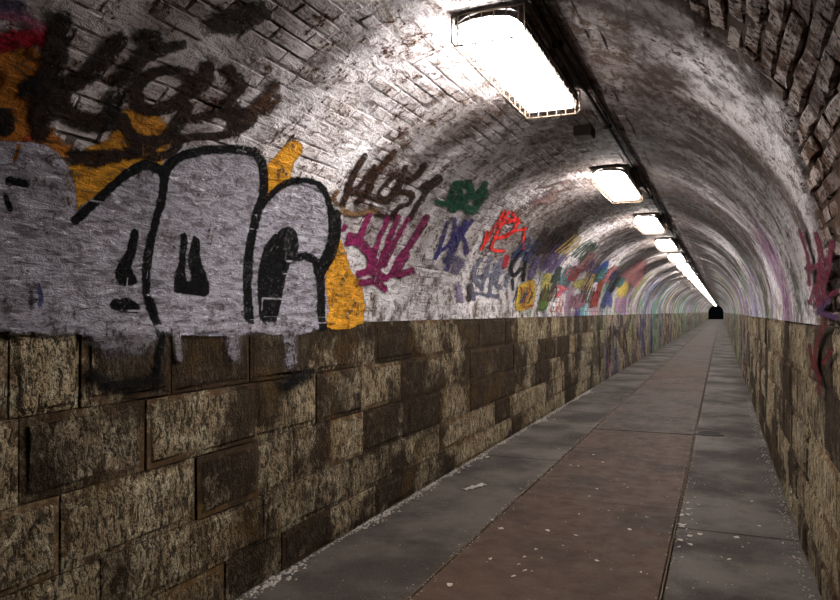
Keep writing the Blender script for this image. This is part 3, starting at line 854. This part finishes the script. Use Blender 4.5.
graffiti('black_tag', 'short black tag right of the faint grey scrawl', [
    ('s', z3([(332, 345), (300, 395), (308, 432), (338, 405)]), 3.5, (26, 23, 25), 1), ('s', z3([(356, 345), (346, 450)]), 3, (26, 23, 25), 1), ('s', z3([(310, 350), (345, 340)]), 2.5, (26, 23, 25), 1),
    ('s', z3([(284, 362), (276, 395)]), 5, (150, 36, 46), 1.5), ('s', z3([(305, 450), (305, 485)]), 2.5, (60, 56, 60), 1)], 0.012)
graffiti('brown_scrawl', 'dense brown black scrawl high on the white vault beyond the red tag', [
    ('s', z3(p), wd, (58, 44, 40), 1.6) for p, wd in (
    ([(435, 258), (400, 310), (385, 335)], 4.5), ([(475, 255), (425, 325), (400, 345)], 4.5), ([(505, 255), (450, 320), (525, 285)], 4.5), ([(395, 335), (440, 290), (530, 235)], 4), ([(540, 250), (480, 320)], 4), ([(560, 235), (500, 300)], 4), ([(420, 340), (500, 330), (545, 270)], 4))]
    + [('s', z3(p), wd, (112, 88, 84), 1.4) for p, wd in (([(405, 120), (385, 160), (475, 110), (440, 155)], 2), ([(420, 100), (520, 70)], 2), ([(380, 165), (470, 135)], 1.8))]
    + [('s', z3(p), wd, (104, 90, 130), 2) for p, wd in (([(485, 335), (420, 405)], 4), ([(500, 360), (440, 420)], 4), ([(400, 370), (370, 440)], 4))], 0.013)
graffiti('yellow_patch', 'yellow paint patch with red strokes just above the stone wall', [
    ('f', z3([(330, 468), (388, 452), (382, 540), (318, 562)]), (206, 170, 62), 1.5), ('s', z3([(340, 480), (352, 520), (340, 545)]), 2.5, (176, 92, 50), 1), ('s', z3([(372, 470), (360, 520)]), 2.5, (186, 110, 50), 1), ('s', z3([(380, 545), (350, 552)]), 2, (160, 60, 44), 1)], 0.013)
graffiti('green_patch', 'upright olive green paint bar next to the yellow patch', [
    ('f', z3([(412, 490), (440, 482), (434, 552), (404, 562)]), (88, 110, 52), 1.2), ('f', z3([(425, 430), (448, 425), (444, 475), (415, 480)]), (190, 180, 100), 2)], 0.013)
z4 = Zm(540, 230, 6.67)
graffiti('pink_tag', 'pink and dark green tangled tag between the green bar and the blue patch', [
    ('s', z4([(82, 380), (130, 250)]), 3, (44, 62, 50), 1.2), ('s', z4([(70, 340), (115, 250), (120, 330)]), 2.5, (52, 56, 54), 1.2), ('s', z4([(60, 420), (100, 330)]), 2.5, (58, 74, 60), 1.2),
    ('s', z4([(110, 435), (150, 380), (182, 265)]), 3.5, (196, 92, 104), 1.3), ('s', z4([(205, 255), (180, 345)]), 3, (186, 80, 90), 1.3), ('s', z4([(115, 370), (165, 390)]), 3, (206, 110, 116), 1.3),
    ('s', z4([(340, 110), (300, 190), (240, 270)]), 5, (96, 98, 92), 2.5), ('f', z4([(215, 350), (285, 325), (280, 370), (230, 385)]), (186, 176, 112), 1.5), ('f', z4([(200, 450), (280, 430), (290, 500), (200, 520)]), (150, 108, 120), 2)], 0.015)
graffiti('blue_graffiti', 'deep blue paint patch on the vault side above the rust red strokes', [
    ('f', z4([(270, 400), (330, 290), (380, 245), (450, 200), (440, 260), (390, 320), (330, 370), (290, 410)]), (44, 74, 132), 1.5), ('s', z4([(470, 370), (440, 440), (420, 500)]), 5, (84, 88, 142), 1.6), ('s', z4([(450, 420), (470, 500)]), 4, (92, 96, 150), 1.6)], 0.016)
graffiti('rust_tag', 'rust red strokes running down the vault side below the blue patch', [
    ('s', z4([(475, 260), (410, 325), (385, 400), (345, 500)]), 3.5, (126, 54, 38), 1.2), ('s', z4([(440, 290), (400, 380), (370, 500)]), 2.6, (140, 66, 50), 1.2), ('s', z4([(330, 510), (360, 420)]), 2.4, (110, 50, 40), 1.2)], 0.016)
graffiti('maroon_graffiti', 'maroon and yellow paint fields on the vault side past the rust red strokes', [
    ('f', z4([(510, 310), (560, 265), (650, 215), (700, 200), (690, 260), (620, 320), (560, 350)]), (128, 84, 84), 2.5), ('f', z4([(510, 370), (570, 348), (585, 400), (530, 455)]), (204, 178, 92), 2), ('f', z4([(590, 340), (660, 290), (690, 290), (640, 380)]), (186, 130, 132), 2.5),
    ('f', z4([(500, 460), (560, 450), (560, 540), (500, 545)]), (160, 130, 150), 2)], 0.018)
tr = random.Random(21)
TC = [('slate blue', (62, 72, 112)), ('dull purple', (98, 74, 108)), ('dark green', (58, 80, 66)), ('dusty pink', (168, 108, 112)), ('black', (36, 32, 34)), ('brown', (92, 66, 54)),
      ('dark red', (130, 52, 50)), ('grey', (84, 84, 92)), ('ochre', (176, 150, 88)), ('teal', (76, 112, 116))]
for q in range(22):
    u = 8.4 + 9.5 * q / 22 + tr.uniform(-0.2, 0.2); v = tr.uniform(0.12, 1.05); cn, cl = TC[(q * 7 + q // 10) % len(TC)]
    w_ = tr.uniform(0.8, 1.3); hh = tr.uniform(0.2, 0.42); items = []
    for k in range(tr.randint(4, 5)):
        x0 = u + w_ * k / 5
        pts = [(x0 + tr.uniform(-.08, .08), v + hh), (x0 + tr.uniform(-.04, .14), v + hh * tr.uniform(.3, .7)), (x0 + tr.uniform(-.10, .1), v), (x0 + tr.uniform(.05, .25), v + hh * tr.uniform(.1, .8))]
        pp = [project_np(np.array(surf(a, max(b, 0.03)))) for a, b in pts]
        items.append(('s', [(float(a), float(b)) for a, b, c in pp], 710 * 0.013 / float(pp[0][2]), cl, 0.75))
    graffiti('small_tag', 'small %s scrawled spray tag among the overlapping tags past the red tag' % cn, items, 0.014, group='small tags crowding the vault side')
z5 = Zm(700, 200, 3.0)
CR = (96, 12, 42)
graffiti('crimson_tag', 'crimson drippy tag on the right vault side close to the rough masonry', [
    ('s', z5(p), wd, CR, 2) for p, wd in (
    ([(378, 95), (392, 180), (372, 265), (358, 305)], 6), ([(432, 120), (405, 220), (388, 300)], 7), ([(318, 85), (345, 160), (352, 250)], 3.5), ([(345, 200), (395, 190)], 5), ([(380, 310), (440, 270)], 4))]
    + [('s', z5([(412, 300), (385, 335), (440, 350)]), 5, (66, 30, 76), 2)], 0.010)
graffiti('red_drips', 'dark red paint drips on the right stone wall under the crimson tag', [
    ('s', z5([(405, 365), (378, 420), (368, 490), (385, 535)]), 4, (92, 12, 16), 1.5), ('s', z5([(352, 435), (362, 505)]), 3, (86, 16, 18), 1.5), ('s', z5([(425, 450), (398, 490)]), 3.5, (92, 12, 16), 1.5), ('s', z5([(380, 550), (382, 580)]), 2, (110, 24, 28), 1.5)], 0.010)
graffiti('blue_mark', 'tiny blue paint mark on the silver paint above the stone wall', [('s', [(32, 285), (35, 295), (34, 305)], 3.5, (56, 62, 110), 1)], 0.009)

# ------------------------------------------------------------------ litter on the floor
def scrap_mesh(seed, s):
    rr = random.Random(seed); n = rr.randint(5, 7)
    V = [(0, 0, 0.006)]; 
    for k in range(n):
        a = 2 * math.pi * k / n; r = s * rr.uniform(0.5, 1.1)
        V.append((r * math.cos(a) * 1.4, r * math.sin(a), rr.uniform(0.0, 0.012)))
    m = len(V)
    V += [(x, y, z - 0.0015) for x, y, z in V]
    F = [(0, 1 + k, 1 + (k + 1) % n) for k in range(n)] + [(m, m + 1 + (k + 1) % n, m + 1 + k) for k in range(n)]
    F += [(1 + k, m + 1 + k, m + 1 + (k + 1) % n, 1 + (k + 1) % n) for k in range(n)]
    return mesh('scrap', V, F)
scraps = [scrap_mesh(i, 0.008 + 0.002 * i) for i in range(7)]
for m_ in scraps: m_.materials.append(M['scrap'])
def floor_pt(px, py):
    a, b = (px - CX) / FPX, (HY - py) / FPX
    t = -CAM_H / b
    return (t * (a * cY - sY), t * (a * sY + cY))
spots = []
for zx, zy in ((520,70),(500,68),(585,60),(640,118),(650,127),(570,130),(550,150),(600,188),(523,197),(440,240),(515,253),(480,280),(410,290),(365,330),(380,345),(350,360),(398,348),(380,310),(295,212),(318,235),(570,320),(290,315),(425,313),(655,237),(183,383),(470,25),(560,40),(700,205),(685,350),(450,80),(420,100),(370,130)):
    spots.append((380 + zx / 2.625, 440 + zy / 2.625))
for sx, sy in spots:
    x, y = floor_pt(sx, sy)
    o = bpy.data.objects.new('paper_scrap', random.choice(scraps)); col.objects.link(o)
    o.location = (x, y, 0.004); o.rotation_euler = (0, 0, random.uniform(0, 6.28))
    tag(o, 'tiny pale paper scrap lying on the brown steel plates', 'litter', 'pale scraps on the steel plates')
spots = [(800,60)]
for i in range(34):
    spots.append((random.gauss(682, 9), random.gauss(528, 14)))
for zx, zy in ((80,285),(90,298),(215,465),(230,455),(260,410),(320,455),(345,410),(310,318),(280,215),(250,115),(200,440),(180,497),(160,492),(240,345),(350,492),(330,380)):
    spots.append((660 + zx / 2.61, 370 + zy / 2.61))
for sx, sy in spots[1:]:
    x, y = floor_pt(sx, sy)
    if not (FX2 + 0.03 < x < XR - 0.06): continue
    o = bpy.data.objects.new('paper_scrap', random.choice(scraps)); col.objects.link(o)
    o.location = (x, y, 0.005); o.rotation_euler = (0, 0, random.uniform(0, 6.28))
    tag(o, 'tiny pale scrap on the concrete slabs beside the right stone wall', 'litter', 'pale scraps on the concrete by the right wall')
for (sx, sy), lab in (((475, 488), 'pale crumpled paper shred lying on the left concrete slabs'),):
    x, y = floor_pt(sx, sy)
    V, F = [], []
    for k in range(9):
        t_ = k / 8; V += [(-.14 + .28 * t_, -.025 + .01 * math.sin(k * 2), .006 + .006 * (k % 2)), (-.14 + .28 * t_, .03 + .012 * math.cos(k * 1.7), .008 + .008 * ((k + 1) % 2))]
    n = len(V); V += [(a, b, c - .004) for a, b, c in V]
    for k in range(8):
        a = 2 * k; F += [(a, a + 2, a + 3, a + 1), (n + a, n + a + 1, n + a + 3, n + a + 2), (a, n + a, n + a + 2, a + 2), (a + 1, a + 3, n + a + 3, n + a + 1)]
    o = link('paper_shred', mesh('paper_shred', V, F), M['crumb']); o.location = (x, y, 0.004); o.rotation_euler = (0, 0, 1.2); tag(o, lab, 'litter')
# crumbs of fallen plaster along the joints and wall feet: nobody could count them
V, F = [], []
def crumb(x, y, s, z0=0.002):
    n = len(V); a = random.uniform(0, 6.28)
    for k in range(3): V.append((x + s * math.cos(a + 2.1 * k), y + s * 1.3 * math.sin(a + 2.1 * k), z0))
    V.append((x, y, z0 + s * 0.7))
    F.extend([(n, n + 1, n + 3), (n + 1, n + 2, n + 3), (n + 2, n, n + 3)])
for i in range(1700):
    y = 2.0 + 13 * random.random() ** 1.2
    k = max(0.0, 0.35 + 1.1 * fbm(y, 0, 1.3, 5.0, 3))
    crumb(XL + 0.02 + abs(random.gauss(0, 0.045)) * (0.3 + k), y, random.uniform(0.004, 0.017) * (0.5 + k))
for i in range(500):
    y = 2.0 + 12 * random.random(); crumb(FX1 - 0.006 + random.gauss(0, 0.022), y, random.uniform(0.003, 0.008))
for i in range(500):
    y = 2.5 + 12 * random.random(); crumb(XR - 0.02 - abs(random.gauss(0, 0.05)), y, random.uniform(0.003, 0.010))
for i in range(300):
    y = 2.5 + 9 * random.random(); crumb(FX2 + 0.01 + random.gauss(0, 0.02), y, random.uniform(0.003, 0.007))
for i in range(500):
    crumb(random.uniform(XL + .1, XR - .1), 2 + 10 * random.random(), random.uniform(0.002, 0.006))
o = link('plaster_crumbs', mesh('plaster_crumbs', V, F), M['crumb']); tag(o, 'pale plaster crumbs gathered along the wall feet and floor joints', 'crumbs', kind='stuff')
